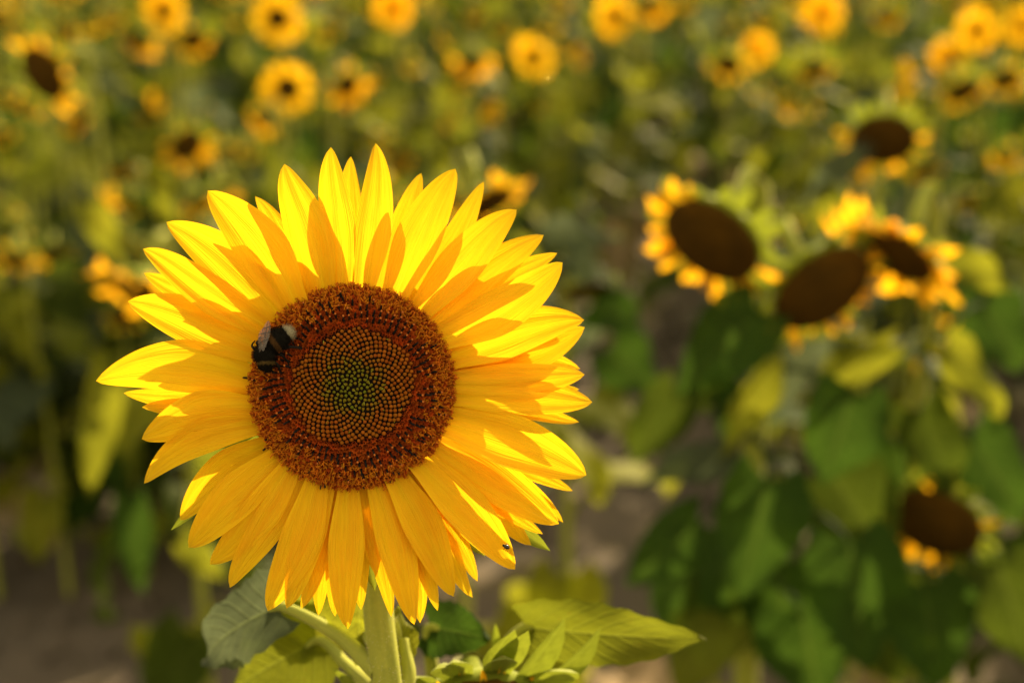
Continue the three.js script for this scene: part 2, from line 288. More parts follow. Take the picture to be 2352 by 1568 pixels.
// tip x, tip y, width in photograph pixels, layer (0 front, 1 behind), bow
const PETALS = [
  [897, 322, 84, 0, 0.02], [822, 343, 66, 1, 0], [770, 336, 78, 0, 0.02], [660, 370, 108, 0, 0.05], [502, 430, 118, 0, 0.06], [408, 488, 112, 0, 0.05],
  [355, 540, 82, 0, -0.03], [342, 610, 72, 1, 0.03], [306, 664, 116, 0, 0.02], [232, 840, 122, 0, 0.09], [279, 882, 62, 1, -0.04], [322, 905, 54, 1, -0.07],
  [328, 985, 104, 0, 0.08], [322, 1075, 78, 0, 0.10], [397, 1176, 96, 1, 0.08], [427, 1237, 108, 0, 0.03], [474, 1283, 98, 0, -0.04], [500, 1326, 92, 0, -0.03],
  [591, 1389, 104, 0, -0.05], [650, 1391, 92, 0, 0.03], [707, 1423, 68, 1, 0.03], [765, 1441, 92, 0, 0], [922, 1443, 100, 0, -0.03], [955, 1447, 72, 1, -0.04],
  [1017, 1391, 104, 0, -0.04], [1056, 1404, 70, 1, -0.05], [1168, 1331, 112, 0, -0.03], [1173, 1317, 80, 1, -0.04], [1205, 1294, 78, 1, -0.07], [1273, 1236, 112, 0, -0.02],
  [1298, 1221, 64, 1, -0.03], [1348, 1117, 120, 0, -0.03], [1341, 1007, 52, 1, -0.06], [1370, 953, 98, 0, -0.03], [1353, 880, 84, 0, 0.03], [1355, 857, 74, 1, -0.05],
  [1367, 783, 92, 1, 0.06], [1354, 740, 116, 0, -0.03], [1313, 626, 104, 0, 0.05], [1306, 592, 62, 1, -0.05], [1273, 543, 96, 0, -0.03], [1201, 477, 98, 0, 0.0],
  [1138, 411, 70, 1, 0.05], [1068, 382, 104, 0, -0.02], [990, 387, 70, 1, 0.0],
  [545, 1300, 66, 1, 0], [622, 1368, 66, 1, 0.03], [682, 1402, 62, 1, 0], [738, 1424, 62, 1, 0], [806, 1412, 66, 1, 0], [884, 1428, 62, 1, 0.02], [986, 1420, 66, 1, -0.03], [1088, 1362, 66, 1, -0.03], [1140, 1326, 66, 1, 0], [1238, 1262, 62, 1, 0], [1322, 1160, 58, 1, 0], [352, 1030, 62, 1, 0.05], [440, 1215, 66, 1, 0.04], [1345, 925, 60, 1, 0], [1340, 760, 60, 1, 0.03],
  [612, 425, 70, 1, 0], [450, 720, 60, 1, 0], [540, 1255, 70, 1, 0], [850, 1330, 70, 1, 0], [1110, 1290, 70, 1, 0], [1240, 820, 70, 1, 0], [1190, 560, 70, 1, 0],
];
const RD = 237 * MPP;
seed(21);
PETALS.forEach(([tx, ty, W, layer, bow], i) => {
  const dx = (tx - 810) * MPP, dy = (888 - ty) * MPP, D = Math.hypot(dx, dy), th = Math.atan2(dy, dx), w = W * (ty > 1150 ? 0.97 : 1.1) * MPP;
  const r0 = RD * (layer ? 0.86 : 0.9), L = D - r0, z0 = layer ? -0.010 : -0.0055 - 0.0012 * (i % 2), rise = layer ? ran(0.0, 0.006) : ran(0.006, 0.013), fall = ran(-0.010, -0.001), roll = ran(0.16, 0.3), cup = ran(-0.12, 0.22), ridge = ran(0.014, 0.034), hook = ran(-0.045, 0.045), ph = ran(-0.3, 0.3), cut = ran(2.6, 3.6);
  const ct = Math.cos(th), st = Math.sin(th);
  const g = sheet(16, 30, (s, t) => {
    const f = (0.5 + 0.5 * smooth(-0.05, 0.5, t)) * Math.pow(Math.max(0, 1 - Math.pow(t, cut)), 0.72);
    const x = s * w / 2 * f;
    const lat = bow * L * Math.sin(Math.PI * t) + hook * L * Math.pow(t, 8);
    const z = z0 + rise * Math.sin(Math.PI * 0.62 * t) + fall * t * t + roll * x * (1 - 0.6 * t) + cup * w * f * s * s + ridge * w * f * (Math.cos((s + ph) * 7.5) * smooth(1.02, 0.75, Math.abs(s)));
    const r = r0 + L * t, l = -(x + lat);
    return V(ct * r - st * l, st * r + ct * l, z);
  });
  const m = part('petal', g, petalMat, flower, HEAD, FQ); void m;
});

// disc and its florets
{
  const prof = (r) => { const q = r / RD; return 0.0045 - 0.0015 * Math.exp(-q * q * 14) - 0.009 * Math.pow(q, 4); };
  const pts = []; for (let i = 0; i <= 40; i++) { const r = RD * 0.985 * i / 40; pts.push(new THREE.Vector2(r, prof(r) - 0.0012)); }
  pts.push(new THREE.Vector2(RD * 0.97, -0.011), new THREE.Vector2(RD * 0.8, -0.02));
  const dg = new THREE.LatheGeometry(pts, 96); dg.rotateX(Math.PI / 2);
  const baseMap = canvasTex(512, 4, (u) => [0.5 + 0 * u, 0.5, 0.5]); void baseMap;
  const pos = dg.attributes.position, col = new Float32Array(pos.count * 3);
  for (let i = 0; i < pos.count; i++) { const q = Math.hypot(pos.getX(i), pos.getY(i)) / RD, k = smooth(0.55, 0.63, q); col.set([0.012 + 0.26 * k, 0.007 + 0.036 * k, 0.004 + 0.001 * k], i * 3); }
  dg.setAttribute('color', new THREE.BufferAttribute(col, 3));
  const disc = part('disc', dg, new THREE.MeshPhysicalMaterial({ vertexColors: true, roughness: 0.85, specularIntensity: 0.2 }), flower, HEAD, FQ);
  disc.userData.label = 'domed red brown disc of packed florets with a green centre';
  seed(31);
  const c = 0.00093, N = Math.floor(Math.pow(RD * 0.985 / c, 2)), GA = Math.PI * (3 - Math.sqrt(5));
  const bud = new THREE.SphereGeometry(1, 10, 8); { const p = bud.attributes.position; for (let i = 0; i < p.count; i++) { const x = p.getX(i), y = p.getY(i), z = p.getZ(i), a = Math.atan2(y, x), k = 1 + 0.06 * Math.cos(5 * a); p.setXYZ(i, x * k, y * k, z > 0 ? z * 1.1 : z * 2); } bud.computeVertexNormals(); }
  const tip = new THREE.ConeGeometry(0.75, 2.4, 6); tip.rotateX(Math.PI / 2);
  const mk = (r, g, b) => new THREE.MeshPhysicalMaterial({ color: rgb(r, g, b), roughness: 0.85, specularIntensity: 0.1 });
  const budMats = [mk(0.25, 0.068, 0.005), mk(0.29, 0.08, 0.006), mk(0.21, 0.05, 0.004), mk(0.23, 0.072, 0.005)];
  const anther = (() => { // dark tube with an orange tip, as two sub-meshes in one geometry by vertex colour
    const a = new THREE.CylinderGeometry(0.0004, 0.00046, 0.0024, 8, 3); a.rotateX(Math.PI / 2); a.translate(0, 0, 0.0012);
    const b = new THREE.SphereGeometry(0.00045, 8, 6); b.scale(1, 1, 1.2); b.translate(0, 0, 0.0026);
    const paint = (g, r, gg, bb) => { const n = g.attributes.position.count, k = new Float32Array(n * 3); for (let i = 0; i < n; i++) k.set([r, gg, bb], i * 3); g.setAttribute('color', new THREE.BufferAttribute(k, 3)); return g; };
    return [mergeGeometries([paint(a, 0.009, 0.006, 0.005), paint(b, 0.42, 0.12, 0.02)]), mergeGeometries([paint(a.clone().scale(1, 1, 1.25), 0.007, 0.005, 0.004), paint(b.clone().scale(0.7, 0.7, 0.7).translate(0, 0, 0.0012), 0.05, 0.015, 0.005)])];
  })();
  const antherMat = new THREE.MeshPhysicalMaterial({ vertexColors: true, roughness: 0.6, specularIntensity: 0.25 });
  const corolla = sheet(15, 3, (s, t) => { const a = (s + 1) * Math.PI, lobe = 1 + 0.35 * t * t * Math.cos(5 * a); const r = (0.00042 + 0.00042 * t) * lobe; return V(Math.cos(a) * r, Math.sin(a) * r, 0.0016 * t - 0.0004 + 0.0003 * t * Math.cos(5 * a)); });
  const corMat = new THREE.MeshPhysicalMaterial({ color: rgb(0.43, 0.075, 0.008), roughness: 0.8, specularIntensity: 0.2, side: THREE.DoubleSide });
  const stig = (() => { // a two-armed curling stigma on a short column
    const arm = (sg) => tube([V(0, 0, 0), V(sg * 0.00025, 0, 0.0006), V(sg * 0.00075, 0, 0.0008), V(sg * 0.00105, 0.0001, 0.00045), V(sg * 0.0009, 0.0001, 0.0001)], [0.00019, 0.00017, 0.00014, 0.0001], 9, 5).translate(0, 0, 0.0019);
    const col_ = tube([V(0, 0, -0.0004), V(0, 0, 0.001), V(0, 0, 0.0021)], [0.00032, 0.00028, 0.00018], 4, 6);
    return mergeGeometries([arm(1), arm(-1), col_]);
  })();
  const stuffBuds = [], cors = [], stigs = [], greens = [], darkStigs = [], extraAnth = []; let nb = 0, na = 0;
  const nOf = (r) => { const e = 1e-5, dz = (prof(r + e) - prof(r - e)) / (2 * e); return Math.atan(-dz); };
  const budList = [];
  for (let i = 1; i < N; i++) {
    const wob = 0.00012, r = c * Math.sqrt(i) + ran(-wob, wob), a = i * GA, x = r * Math.cos(a) + ran(-wob, wob), y = r * Math.sin(a) + ran(-wob, wob), q = r / RD, z = prof(r);
    const tiltOut = nOf(r), rad = V(Math.cos(a), Math.sin(a), 0), ax = V(-Math.sin(a), Math.cos(a), 0);
    const edge = 0.565 + 0.035 * Math.sin(a * 2 + 0.7) + 0.015 * Math.sin(a * 5);
    if (q < edge + ran(-0.006, 0.006)) { budList.push({ x, y, z, q, ax, tilt: tiltOut, a }); continue; }
    const outer = smooth(0.75, 0.83, q + ran(-0.07, 0.07) + 0.025 * Math.sin(a * 3 + 1)); // share of spent florets
    const lean = new THREE.Quaternion().setFromAxisAngle(ax, tiltOut + ran(0.05, 0.3));
    cors.push(new THREE.Matrix4().compose(V(x, y, z - 0.0006), lean.clone().multiply(new THREE.Quaternion().setFromAxisAngle(UP_Z, ran(0, 6))), V(1, 1, 1).multiplyScalar(ran(0.95, 1.25))));
    if (rnd() < outer) {
      for (let k = 0; k < 3; k++) {
        const qq = new THREE.Quaternion().setFromAxisAngle(ax, tiltOut + ran(-0.25, 0.75)).multiply(new THREE.Quaternion().setFromAxisAngle(rad, ran(-0.35, 0.35))).multiply(new THREE.Quaternion().setFromAxisAngle(UP_Z, ran(0, 6.28)));
        stigs.push(new THREE.Matrix4().compose(V(x + ran(-1, 1) * 0.0006, y + ran(-1, 1) * 0.0006, z + ran(-0.0006, 0.0008)), qq, V(1, 1, 1).multiplyScalar(ran(0.5, 0.82))));
      }
      if (rnd() < 0.06) extraAnth.push([x, y, z, ax, tiltOut]);
    } else if (q > 0.615 && i % 2 === 0 && rnd() < 0.85) extraAnth.push([x, y, z, ax, tiltOut]);
  }
  for (const [x, y, z, ax, t] of extraAnth) {
    if (na++ >= 300) break;
    const m = part('anther', anther[rnd() < 0.55 ? 0 : 1], antherMat, disc, V(x, y, z - 0.0002), new THREE.Quaternion().setFromAxisAngle(ax, t + ran(0.6, 0.85))); m.scale.setScalar(ran(0.8, 1.0));
  }
  budList.sort((a, b) => b.q - a.q);
  for (const b of budList) {
    const g = smooth(0.38, 0.12, b.q + ran(-0.07, 0.07)), qq = new THREE.Quaternion().setFromAxisAngle(b.ax, b.tilt).multiply(new THREE.Quaternion().setFromAxisAngle(UP_Z, ran(0, 6)));
    const s = 0.00073 * ran(0.9, 1.08) * (0.86 + 0.2 * smooth(0.15, 0.5, b.q)), p = V(b.x, b.y, b.z + ran(-0.0002, 0.0002));
    if (nb++ < 290) { const m = part('floret', bud, budMats[Math.floor(rnd() * 4)], disc, p, qq); m.scale.set(s, s, s * 1.2); }
    else stuffBuds.push([new THREE.Matrix4().compose(p, qq, V(s, s, s * 1.2)), rgb(0.24 - 0.11 * g + ran(-0.025, 0.025), 0.069 + 0.045 * g + ran(-0.01, 0.012), 0.006)]);
    if (rnd() < 0.75 * g + 0.1) { const lean = qq.clone().multiply(new THREE.Quaternion().setFromEuler(new THREE.Euler(ran(-0.9, 0.9), ran(-0.9, 0.9), 0))); greens.push(new THREE.Matrix4().compose(p.clone().add(V(ran(-1, 1) * 0.0004, ran(-1, 1) * 0.0004, 0.0007)), lean, V(0.0003, 0.0003, 0.0006).multiplyScalar(ran(0.7, 1.3)))); }
  }
  const inst = (name, g, m, list, cols) => { const o = new THREE.InstancedMesh(g, m, list.length); list.forEach((x, i) => { o.setMatrixAt(i, x); if (cols) o.setColorAt(i, cols[i]); }); o.name = name; o.userData.kind = 'stuff'; o.castShadow = o.receiveShadow = true; disc.add(o); };
  inst('inner_florets', bud, mk(1, 1, 1), stuffBuds.map((x) => x[0]), stuffBuds.map((x) => x[1]));
  inst('green_bristles', tip, mk(0.24, 0.22, 0.02), greens);
  inst('corollas', corolla, corMat, cors, cors.map(() => { const k = ran(0.7, 1.25); return rgb(k, k * ran(0.85, 1.2), k); }));
  inst('stigmas', stig, mk(1, 1, 1), stigs, stigs.map(() => { const k = ran(0.65, 1.2); return rgb(0.55 * k, 0.165 * k * ran(0.8, 1.25), 0.009 * k); }));
}

// receptacle, bracts, stem and leaves of the sunflower in front
{
  const rec = new THREE.LatheGeometry([[0.97, -0.010], [0.98, -0.016], [0.85, -0.024], [0.5, -0.032], [0.28, -0.042], [0.18, -0.058]].map(([a, b]) => new THREE.Vector2(RD * a, b)), 40); rec.rotateX(Math.PI / 2);
  part('receptacle', rec, bractMat, flower, HEAD, FQ);
  seed(41);
  for (let i = 0; i < 26; i++) {
    const a = i * 2.39996, L = ran(0.03, 0.042), g = petalGeo(L, 0.017, { curl: ran(-0.7, 0.1), bow: ran(-0.06, 0.06), cup: 0.25, ns: 6, nt: 10 });
    g.translate(0, RD * ran(0.75, 0.86), -ran(0.014, 0.021)); g.rotateZ(a);
    part('bract', g, bractMat, flower, HEAD, FQ);
  }
  // long bracts whose tips show beyond the petals
  const longBract = (tx, ty, W, z1) => { const dx = (tx - 810) * MPP, dy = (888 - ty) * MPP, D = Math.hypot(dx, dy); const g = petalGeo(D - RD * 0.8, W * MPP, { cup: 0.3, ns: 6, nt: 14, bow: 0.03 }); g.translate(0, RD * 0.8, 0); const p = g.attributes.position; for (let i = 0; i < p.count; i++) p.setZ(i, p.getZ(i) - 0.018 + z1 * (p.getY(i) - RD * 0.8) / (D - RD * 0.8)); g.rotateZ(Math.atan2(dy, dx) - Math.PI / 2); g.computeVertexNormals(); part('bract', g, bractMat, flower, HEAD, FQ); };
  longBract(1262, 1300, 78, 0.004); longBract(1060, 1330, 70, -0.002); longBract(374, 1204, 46, 0.0); longBract(842, 1372, 60, 0.002); longBract(1110, 1310, 66, -0.004);
  const back = HEAD.clone().addScaledVector(FN, -0.048);
  const pA = toLocal(at(862, 1240, 0.592)), pB = toLocal(at(868, 1400, 0.585)), pC = toLocal(at(889, 1568, 0.578));
  const spts = [V(0, -0.03, 0), V(0.005, 0.5, 0), V(0.0, 0.9, 0), pC, pB, pA, pA.clone().lerp(back, 0.55).add(V(0, 0.012, 0)), back];
  const stemG = tube(spts, [0.007, 0.0067, 0.0062, 0.0058, 0.0055, 0.0052, 0.0053, 0.0075], 90, 20);
  const stem = part('stem', stemG, stemMat, flower);
  // bristly hairs along the stem
  const hairG = new THREE.ConeGeometry(0.00006, 0.0026, 3), cv = new THREE.CatmullRomCurve3(spts, false, 'centripetal'), hm = [];
  for (let i = 0; i < 5200; i++) { const t = ran(0.55, 0.93), o = cv.getPointAt(t), tg = cv.getTangentAt(t), a = ran(0, 6.28), u = V(1, 0, 0).cross(tg).normalize(), w = tg.clone().cross(u), n = u.multiplyScalar(Math.cos(a)).addScaledVector(w, Math.sin(a)); const d = n.clone().addScaledVector(tg, ran(-0.5, 0.5)).normalize(); hm.push(new THREE.Matrix4().compose(o.addScaledVector(n, 0.006), new THREE.Quaternion().setFromUnitVectors(V(0, 1, 0), d), V(1, 1, 1).multiplyScalar(ran(0.6, 1.3)))); }
  const hi = new THREE.InstancedMesh(hairG, hairMat, hm.length); hm.forEach((m, i) => hi.setMatrixAt(i, m)); hi.name = 'stem_hairs'; hi.userData.kind = 'stuff'; stem.add(hi);
  // a leaf: petiole from the stem to p1, blade from p1 to p2, its upper side towards n
  const bigLeaf = (o, from, via, p1, p2, n, geo, mat, r = 0.0028) => {
    const X = p2.clone().sub(p1), len = X.length(); X.normalize(); const Z = X.clone().cross(n).normalize(), Y = Z.clone().cross(X);
    const g = bladeGeo({ ns: 18, nt: 30, ...geo, L: geo.L || len });
    const m = part('leaf', g, mat, o, p1, new THREE.Quaternion().setFromRotationMatrix(new THREE.Matrix4().makeBasis(X, Y, Z)));
    const inv = new THREE.Matrix4().compose(p1, m.quaternion, V(1, 1, 1)).invert();
    const pet = tube([from, via, p1, p1.clone().addScaledVector(X, 0.006)], [r * 1.6, r * 1.15, r * 0.9, r * 0.7], 22, 10); pet.applyMatrix4(inv);
    part('petiole', pet, stemMat, m);
    return m;
  };
  // glaucous leaf to the lower left, blade seen from above
  bigLeaf(flower, toLocal(at(872, 1545, 0.578)), toLocal(at(770, 1455, 0.6)), toLocal(at(640, 1392, 0.62)), toLocal(at(462, 1515, 0.66)), V(0.25, 0.75, 0.6), { W: 0.038, up: 0.35, droop: 0.75, fold: 0.12, wave: 0.004 }, leafMats[3]);
  // lower leaf under it
  bigLeaf(flower, toLocal(at(880, 1600, 0.578)), toLocal(at(800, 1530, 0.62)), toLocal(at(730, 1470, 0.65)), toLocal(at(520, 1590, 0.66)), V(0.3, 0.7, 0.65), { W: 0.045, up: 0.3, droop: 0.7, fold: 0.15, wave: 0.004, ph: 2 }, leafMats[4]);
  // small yellow-green backlit leaf above it, between petals and petiole
  bigLeaf(flower, toLocal(at(868, 1480, 0.585)), toLocal(at(830, 1440, 0.62)), toLocal(at(790, 1430, 0.65)), toLocal(at(610, 1368, 0.67)), V(0.1, 0.3, 0.95), { W: 0.03, up: 0.2, droop: 0.35, fold: 0.2, wave: 0.003, ph: 1 }, leafMats[2]);
  // pale backlit leaf hanging beside the stem
  bigLeaf(flower, toLocal(at(868, 1330, 0.592)), toLocal(at(842, 1318, 0.6)), toLocal(at(828, 1330, 0.6)), toLocal(at(815, 1530, 0.6)), V(-0.35, 0.1, 0.95), { W: 0.03, up: 0.0, droop: 0.2, fold: 0.25, wave: 0.003, ph: 3 }, leafMats[2]);
  // slender leaf close to the right of the stem
  bigLeaf(flower, toLocal(at(884, 1640, 0.578)), toLocal(at(935, 1560, 0.585)), toLocal(at(930, 1500, 0.59)), toLocal(at(915, 1390, 0.6)), V(0.5, 0.0, 0.9), { W: 0.012, up: 0.0, droop: 0.1, fold: 0.3, wave: 0.002, ph: 3 }, leafMats[2], 0.0035);

  // the nodding head below, seen from behind, with its own leaf
  const bp = at(1100, 1678, 0.62), bn = facing(8, -22), bf = V(bp.x - 0.06, 0, bp.z - 0.09);
  const nod = plant('nodding_sunflower', 'nodding green sunflower head at the lower edge beside the sharp bloom', null, bp, bn, { R: 0.033, L: 0.007, count: 24, wilt: 1, bracts: 30, bractK: 1.15, low: true, leaves: 4, maxF: 0.7, foot: bf, r: 0.006 });
  const toNod = (w) => w.clone().sub(nod.position);
  bigLeaf(nod, toNod(at(1120, 1560, 0.66)), toNod(at(1150, 1500, 0.655)), toNod(at(1205, 1440, 0.65)), toNod(at(1645, 1470, 0.64)), V(-0.12, 0.45, 0.9), { W: 0.029, up: 0.5, droop: 1.0, fold: 0.3, wave: 0.006, ph: 1, cord: 0.03 }, leafMats[4]);
  bigLeaf(nod, toNod(at(1000, 1580, 0.67)), toNod(at(990, 1520, 0.67)), toNod(at(985, 1440, 0.67)), toNod(at(1130, 1470, 0.66)), V(0, 0.6, 0.7), { W: 0.028, up: 0.3, droop: 0.5, fold: 0.1, wave: 0.003, ph: 2 }, leafMats[0]);
  { const g = petalGeo(0.024, 0.0045, { curl: 0.1, cup: 0.4 }); part('bract', g, bractMat, nod, toNod(at(1138, 1510, 0.64)), lookQ(V(0.2, -0.3, 1)).multiply(new THREE.Quaternion().setFromAxisAngle(UP_Z, 0.06))); }
}

// ---------------------------------------------------------------- bumblebee on the disc
{
  const px = 0.2352 / 2352 * 0; void px;
  const sp = (x, y, z) => V((x + 5 - 882) * MPP * 0.91875, (964 - y + 8) * MPP * 0.91875, z); // photograph at 2560 wide, in the flower's frame
  const bones = [ // centre A, centre B, radii
    [sp(664, 884, 0.0088), sp(668, 889, 0.0088), 0.0038, 0.0036, 'thorax'],
    [sp(690, 856, 0.0085), sp(700, 848, 0.0087), 0.0031, 0.0037, 'abdomen'],
    [sp(700, 848, 0.0087), sp(722, 834, 0.0078), 0.0037, 0.0028, 'abdomen'],
    [sp(668, 910, 0.0072), sp(672, 917, 0.0062), 0.0022, 0.0017, 'head'],
  ];
  const ctr = sp(690, 872, 0.008), S = 0.014;
  const field = (p) => { let k = 0; for (const [A, B, ra, rb] of bones) { const ab = B.clone().sub(A), t = clamp(p.clone().sub(A).dot(ab) / ab.lengthSq(), 0, 1); const d = p.distanceTo(A.clone().addScaledVector(ab, t)) - (ra + (rb - ra) * t); k += Math.exp(-d / 0.0005); } return -Math.log(k) * 0.0005; };
  const res = 56, mc = new MarchingCubes(res, new THREE.MeshBasicMaterial(), false, false, 60000); mc.isolation = 0;
  const hf = res / 2; // grid point i sits at (i - hf) / hf
  for (let k = 0; k < res; k++) for (let j = 0; j < res; j++) for (let i = 0; i < res; i++) mc.field[i + j * res + k * res * res] = -field(V((i - hf) / hf * S + ctr.x, (j - hf) / hf * S + ctr.y, (k - hf) / hf * S + ctr.z)) * 1000;
  mc.update();
  const n = mc.count, P = new Float32Array(n * 3), Nn = new Float32Array(n * 3), C = new Float32Array(n * 3);
  const axis = sp(728, 830, 0).sub(sp(690, 856, 0)); const aLen = axis.length(); axis.normalize();
  const a0 = sp(690, 856, 0);
  const tint = (p) => { // bands of the coat
    const d = p.clone().setZ(0).sub(a0).dot(axis) / aLen;
    if (d > 0.85) return [0.27, 0.235, 0.15];
    if (d > 0.16) return [0.007, 0.006, 0.004];
    if (d > -0.12) return [0.07, 0.034, 0.01];
    const y = p.y; if (y < sp(0, 902, 0).y && y > sp(0, 908, 0).y) return [0.1, 0.065, 0.02];
    return [0.007, 0.006, 0.004];
  };
  for (let i = 0; i < n; i++) {
    const p = V(mc.positionArray[i * 3] * S + ctr.x, mc.positionArray[i * 3 + 1] * S + ctr.y, mc.positionArray[i * 3 + 2] * S + ctr.z);
    P.set([p.x, p.y, p.z], i * 3); Nn.set([mc.normalArray[i * 3], mc.normalArray[i * 3 + 1], mc.normalArray[i * 3 + 2]], i * 3); C.set(tint(p), i * 3);
  }
  const g = new THREE.BufferGeometry(); g.setAttribute('position', new THREE.BufferAttribute(P, 3)); g.setAttribute('normal', new THREE.BufferAttribute(Nn, 3)); g.setAttribute('color', new THREE.BufferAttribute(C, 3));
  const bee = new THREE.Group(); bee.name = 'bumblebee'; bee.position.copy(FC); bee.quaternion.copy(FQ); scene.add(bee);
  bee.userData = { label: 'black bumblebee with a white tail on the edge of the sunflower disc', category: 'bumblebee' };
  const body = part('body', g, new THREE.MeshPhysicalMaterial({ vertexColors: true, roughness: 0.9, specularIntensity: 0.15 }), bee);
  seed(51);
  const fur = [], fc = [], hair = new THREE.ConeGeometry(0.00007, 0.0013, 3); hair.translate(0, 0.0005, 0);
  for (let k = 0; k < 5200 && n; k++) { const i = Math.floor(rnd() * n), p = V(P[i * 3], P[i * 3 + 1], P[i * 3 + 2]); let nn = V(Nn[i * 3], Nn[i * 3 + 1], Nn[i * 3 + 2]); const e = 1e-4; nn = V(field(p.clone().setX(p.x + e)) - field(p.clone().setX(p.x - e)), field(p.clone().setY(p.y + e)) - field(p.clone().setY(p.y - e)), field(p.clone().setZ(p.z + e)) - field(p.clone().setZ(p.z - e))).normalize(); nn.add(V(ran(-0.4, 0.4), ran(-0.4, 0.4), ran(-0.4, 0.4))).normalize(); fur.push(new THREE.Matrix4().compose(p, new THREE.Quaternion().setFromUnitVectors(V(0, 1, 0), nn), V(1, 1, 1).multiplyScalar(ran(0.6, 1.2)))); const c = tint(p), q = ran(0.7, 1.4); fc.push(rgb(c[0] * q, c[1] * q, c[2] * q)); }
  const im = new THREE.InstancedMesh(hair, new THREE.MeshPhysicalMaterial({ color: rgb(1, 1, 1), roughness: 0.9, specularIntensity: 0.15 }), fur.length); fur.forEach((m, i) => { im.setMatrixAt(i, m); im.setColorAt(i, fc[i]); }); im.name = 'fur'; im.userData.kind = 'stuff'; body.add(im);
  const black = new THREE.MeshPhysicalMaterial({ color: rgb(0.009, 0.007, 0.005), roughness: 0.6, specularIntensity: 0.2 });
  const leg = (pts, r) => part('leg', tube(pts, [r, r * 1.2, r * 0.8, r * 0.5], 14, 6), black, bee);
  leg([sp(690, 872, 0.0065), sp(712, 868, 0.0075), sp(738, 868, 0.0058), sp(756, 873, 0.0048)], 0.0007);
  leg([sp(682, 884, 0.006), sp(704, 886, 0.0066), sp(718, 900, 0.0045), sp(722, 912, 0.0035)], 0.00045);
  leg([sp(684, 900, 0.006), sp(694, 908, 0.006), sp(700, 924, 0.004), sp(702, 934, 0.003)], 0.0005);
  leg([sp(655, 902, 0.006), sp(650, 914, 0.006), sp(664, 922, 0.004), sp(676, 924, 0.003)], 0.0005);
  leg([sp(650, 880, 0.006), sp(640, 868, 0.006), sp(634, 858, 0.003), sp(640, 848, 0.001)], 0.0005);
  leg([sp(655, 866, 0.006), sp(648, 856, 0.0066), sp(652, 846, 0.004), sp(654, 838, 0.002)], 0.0005);
  for (const [a, b] of [[sp(674, 918, 0.0062), sp(688, 930, 0.0066)], [sp(668, 918, 0.0062), sp(662, 932, 0.0066)]]) part('antenna', tube([a, a.clone().lerp(b, 0.5).add(V(0.0003, 0, 0.0006)), b], [0.00018, 0.00015, 0.00012], 8, 5), black, bee);
  for (const s of [[676, 916], [666, 916]]) { const e = new THREE.SphereGeometry(0.00075, 10, 8); e.scale(0.8, 1.2, 1); part('eye', e, new THREE.MeshStandardMaterial({ color: rgb(0.01, 0.008, 0.006), roughness: 0.2 }), bee, sp(s[0], s[1], 0.0076)); }
  const wingMap = canvasTex(128, 128, (u, v) => { let k = 1; for (const [a, b] of [[0.3, 0.1], [0.55, -0.1], [0.75, 0.15]]) k *= 1 - 0.75 * Math.exp(-Math.pow((u - a - b * v) / 0.025, 2)); for (const w of [0.35, 0.6, 0.78]) k *= 1 - 0.6 * Math.exp(-Math.pow((v - w - 0.1 * (u - 0.5)) / 0.018, 2)); return [0.75 * k + 0.1, 0.66 * k + 0.08, 0.58 * k + 0.06]; }, true);
  const wingMat = new THREE.MeshPhysicalMaterial({ map: wingMap, roughness: 0.28, transmission: 0.92, thickness: 0, side: THREE.DoubleSide });
  const wing = (a, b, w, lift) => { const d = b.clone().sub(a), L = d.length(); const gg = sheet(8, 14, (s, t) => { const f = Math.pow(Math.sin(Math.PI * Math.pow(0.06 + 0.93 * t, 1.5)), 0.6); return V(s * w / 2 * f + 0.0004 * t, L * t, lift * Math.sin(t * 2.2) + 0.0003 * s * Math.sin(t * 9)); }); part('wing', gg, wingMat, bee, a, new THREE.Quaternion().setFromAxisAngle(UP_Z, Math.atan2(d.y, d.x) - Math.PI / 2)); };
  wing(sp(664, 876, 0.0128), sp(677, 804, 0.011), 0.0029, 0.0006);
  wing(sp(656, 878, 0.0122), sp(664, 822, 0.010), 0.0026, 0.0008);

  const beetle = new THREE.Group(); beetle.name = 'beetle'; beetle.position.copy(FC).add(V((1146 - 810) * MPP, (888 - 1271) * MPP, 0.0045).applyQuaternion(FQ)); beetle.quaternion.copy(FQ).multiply(new THREE.Quaternion().setFromAxisAngle(UP_Z, -0.5)); scene.add(beetle);
  beetle.userData = { label: 'tiny black beetle on a lower right petal of the sharp sunflower', category: 'beetle' };
  const sh = new THREE.SphereGeometry(0.0011, 14, 10); sh.scale(1.15, 0.72, 0.6); part('wing_cover', sh, new THREE.MeshStandardMaterial({ color: rgb(0.01, 0.008, 0.007), roughness: 0.25 }), beetle);
  const hd = new THREE.SphereGeometry(0.0005, 10, 8); part('head', hd, black, beetle, V(-0.00125, 0, 0));
  for (const [x, y] of [[-0.0006, 1], [0.0002, 1], [0.0009, 1], [-0.0006, -1], [0.0002, -1], [0.0009, -1]]) part('leg', tube([V(x, 0, 0), V(x + 0.0001, y * 0.0011, 0.0001), V(x + 0.0002, y * 0.0014, -0.0007)], [0.00009, 0.00008, 0.00006], 6, 4), black, beetle);
}

// ---------------------------------------------------------------- the plants that can be told apart behind
seed(101);
const old = { wilt: 1, bracts: 20, bractK: 0.62, calm: true, joined: false };
const NEAR = 'wilting sunflowers in the near right row';
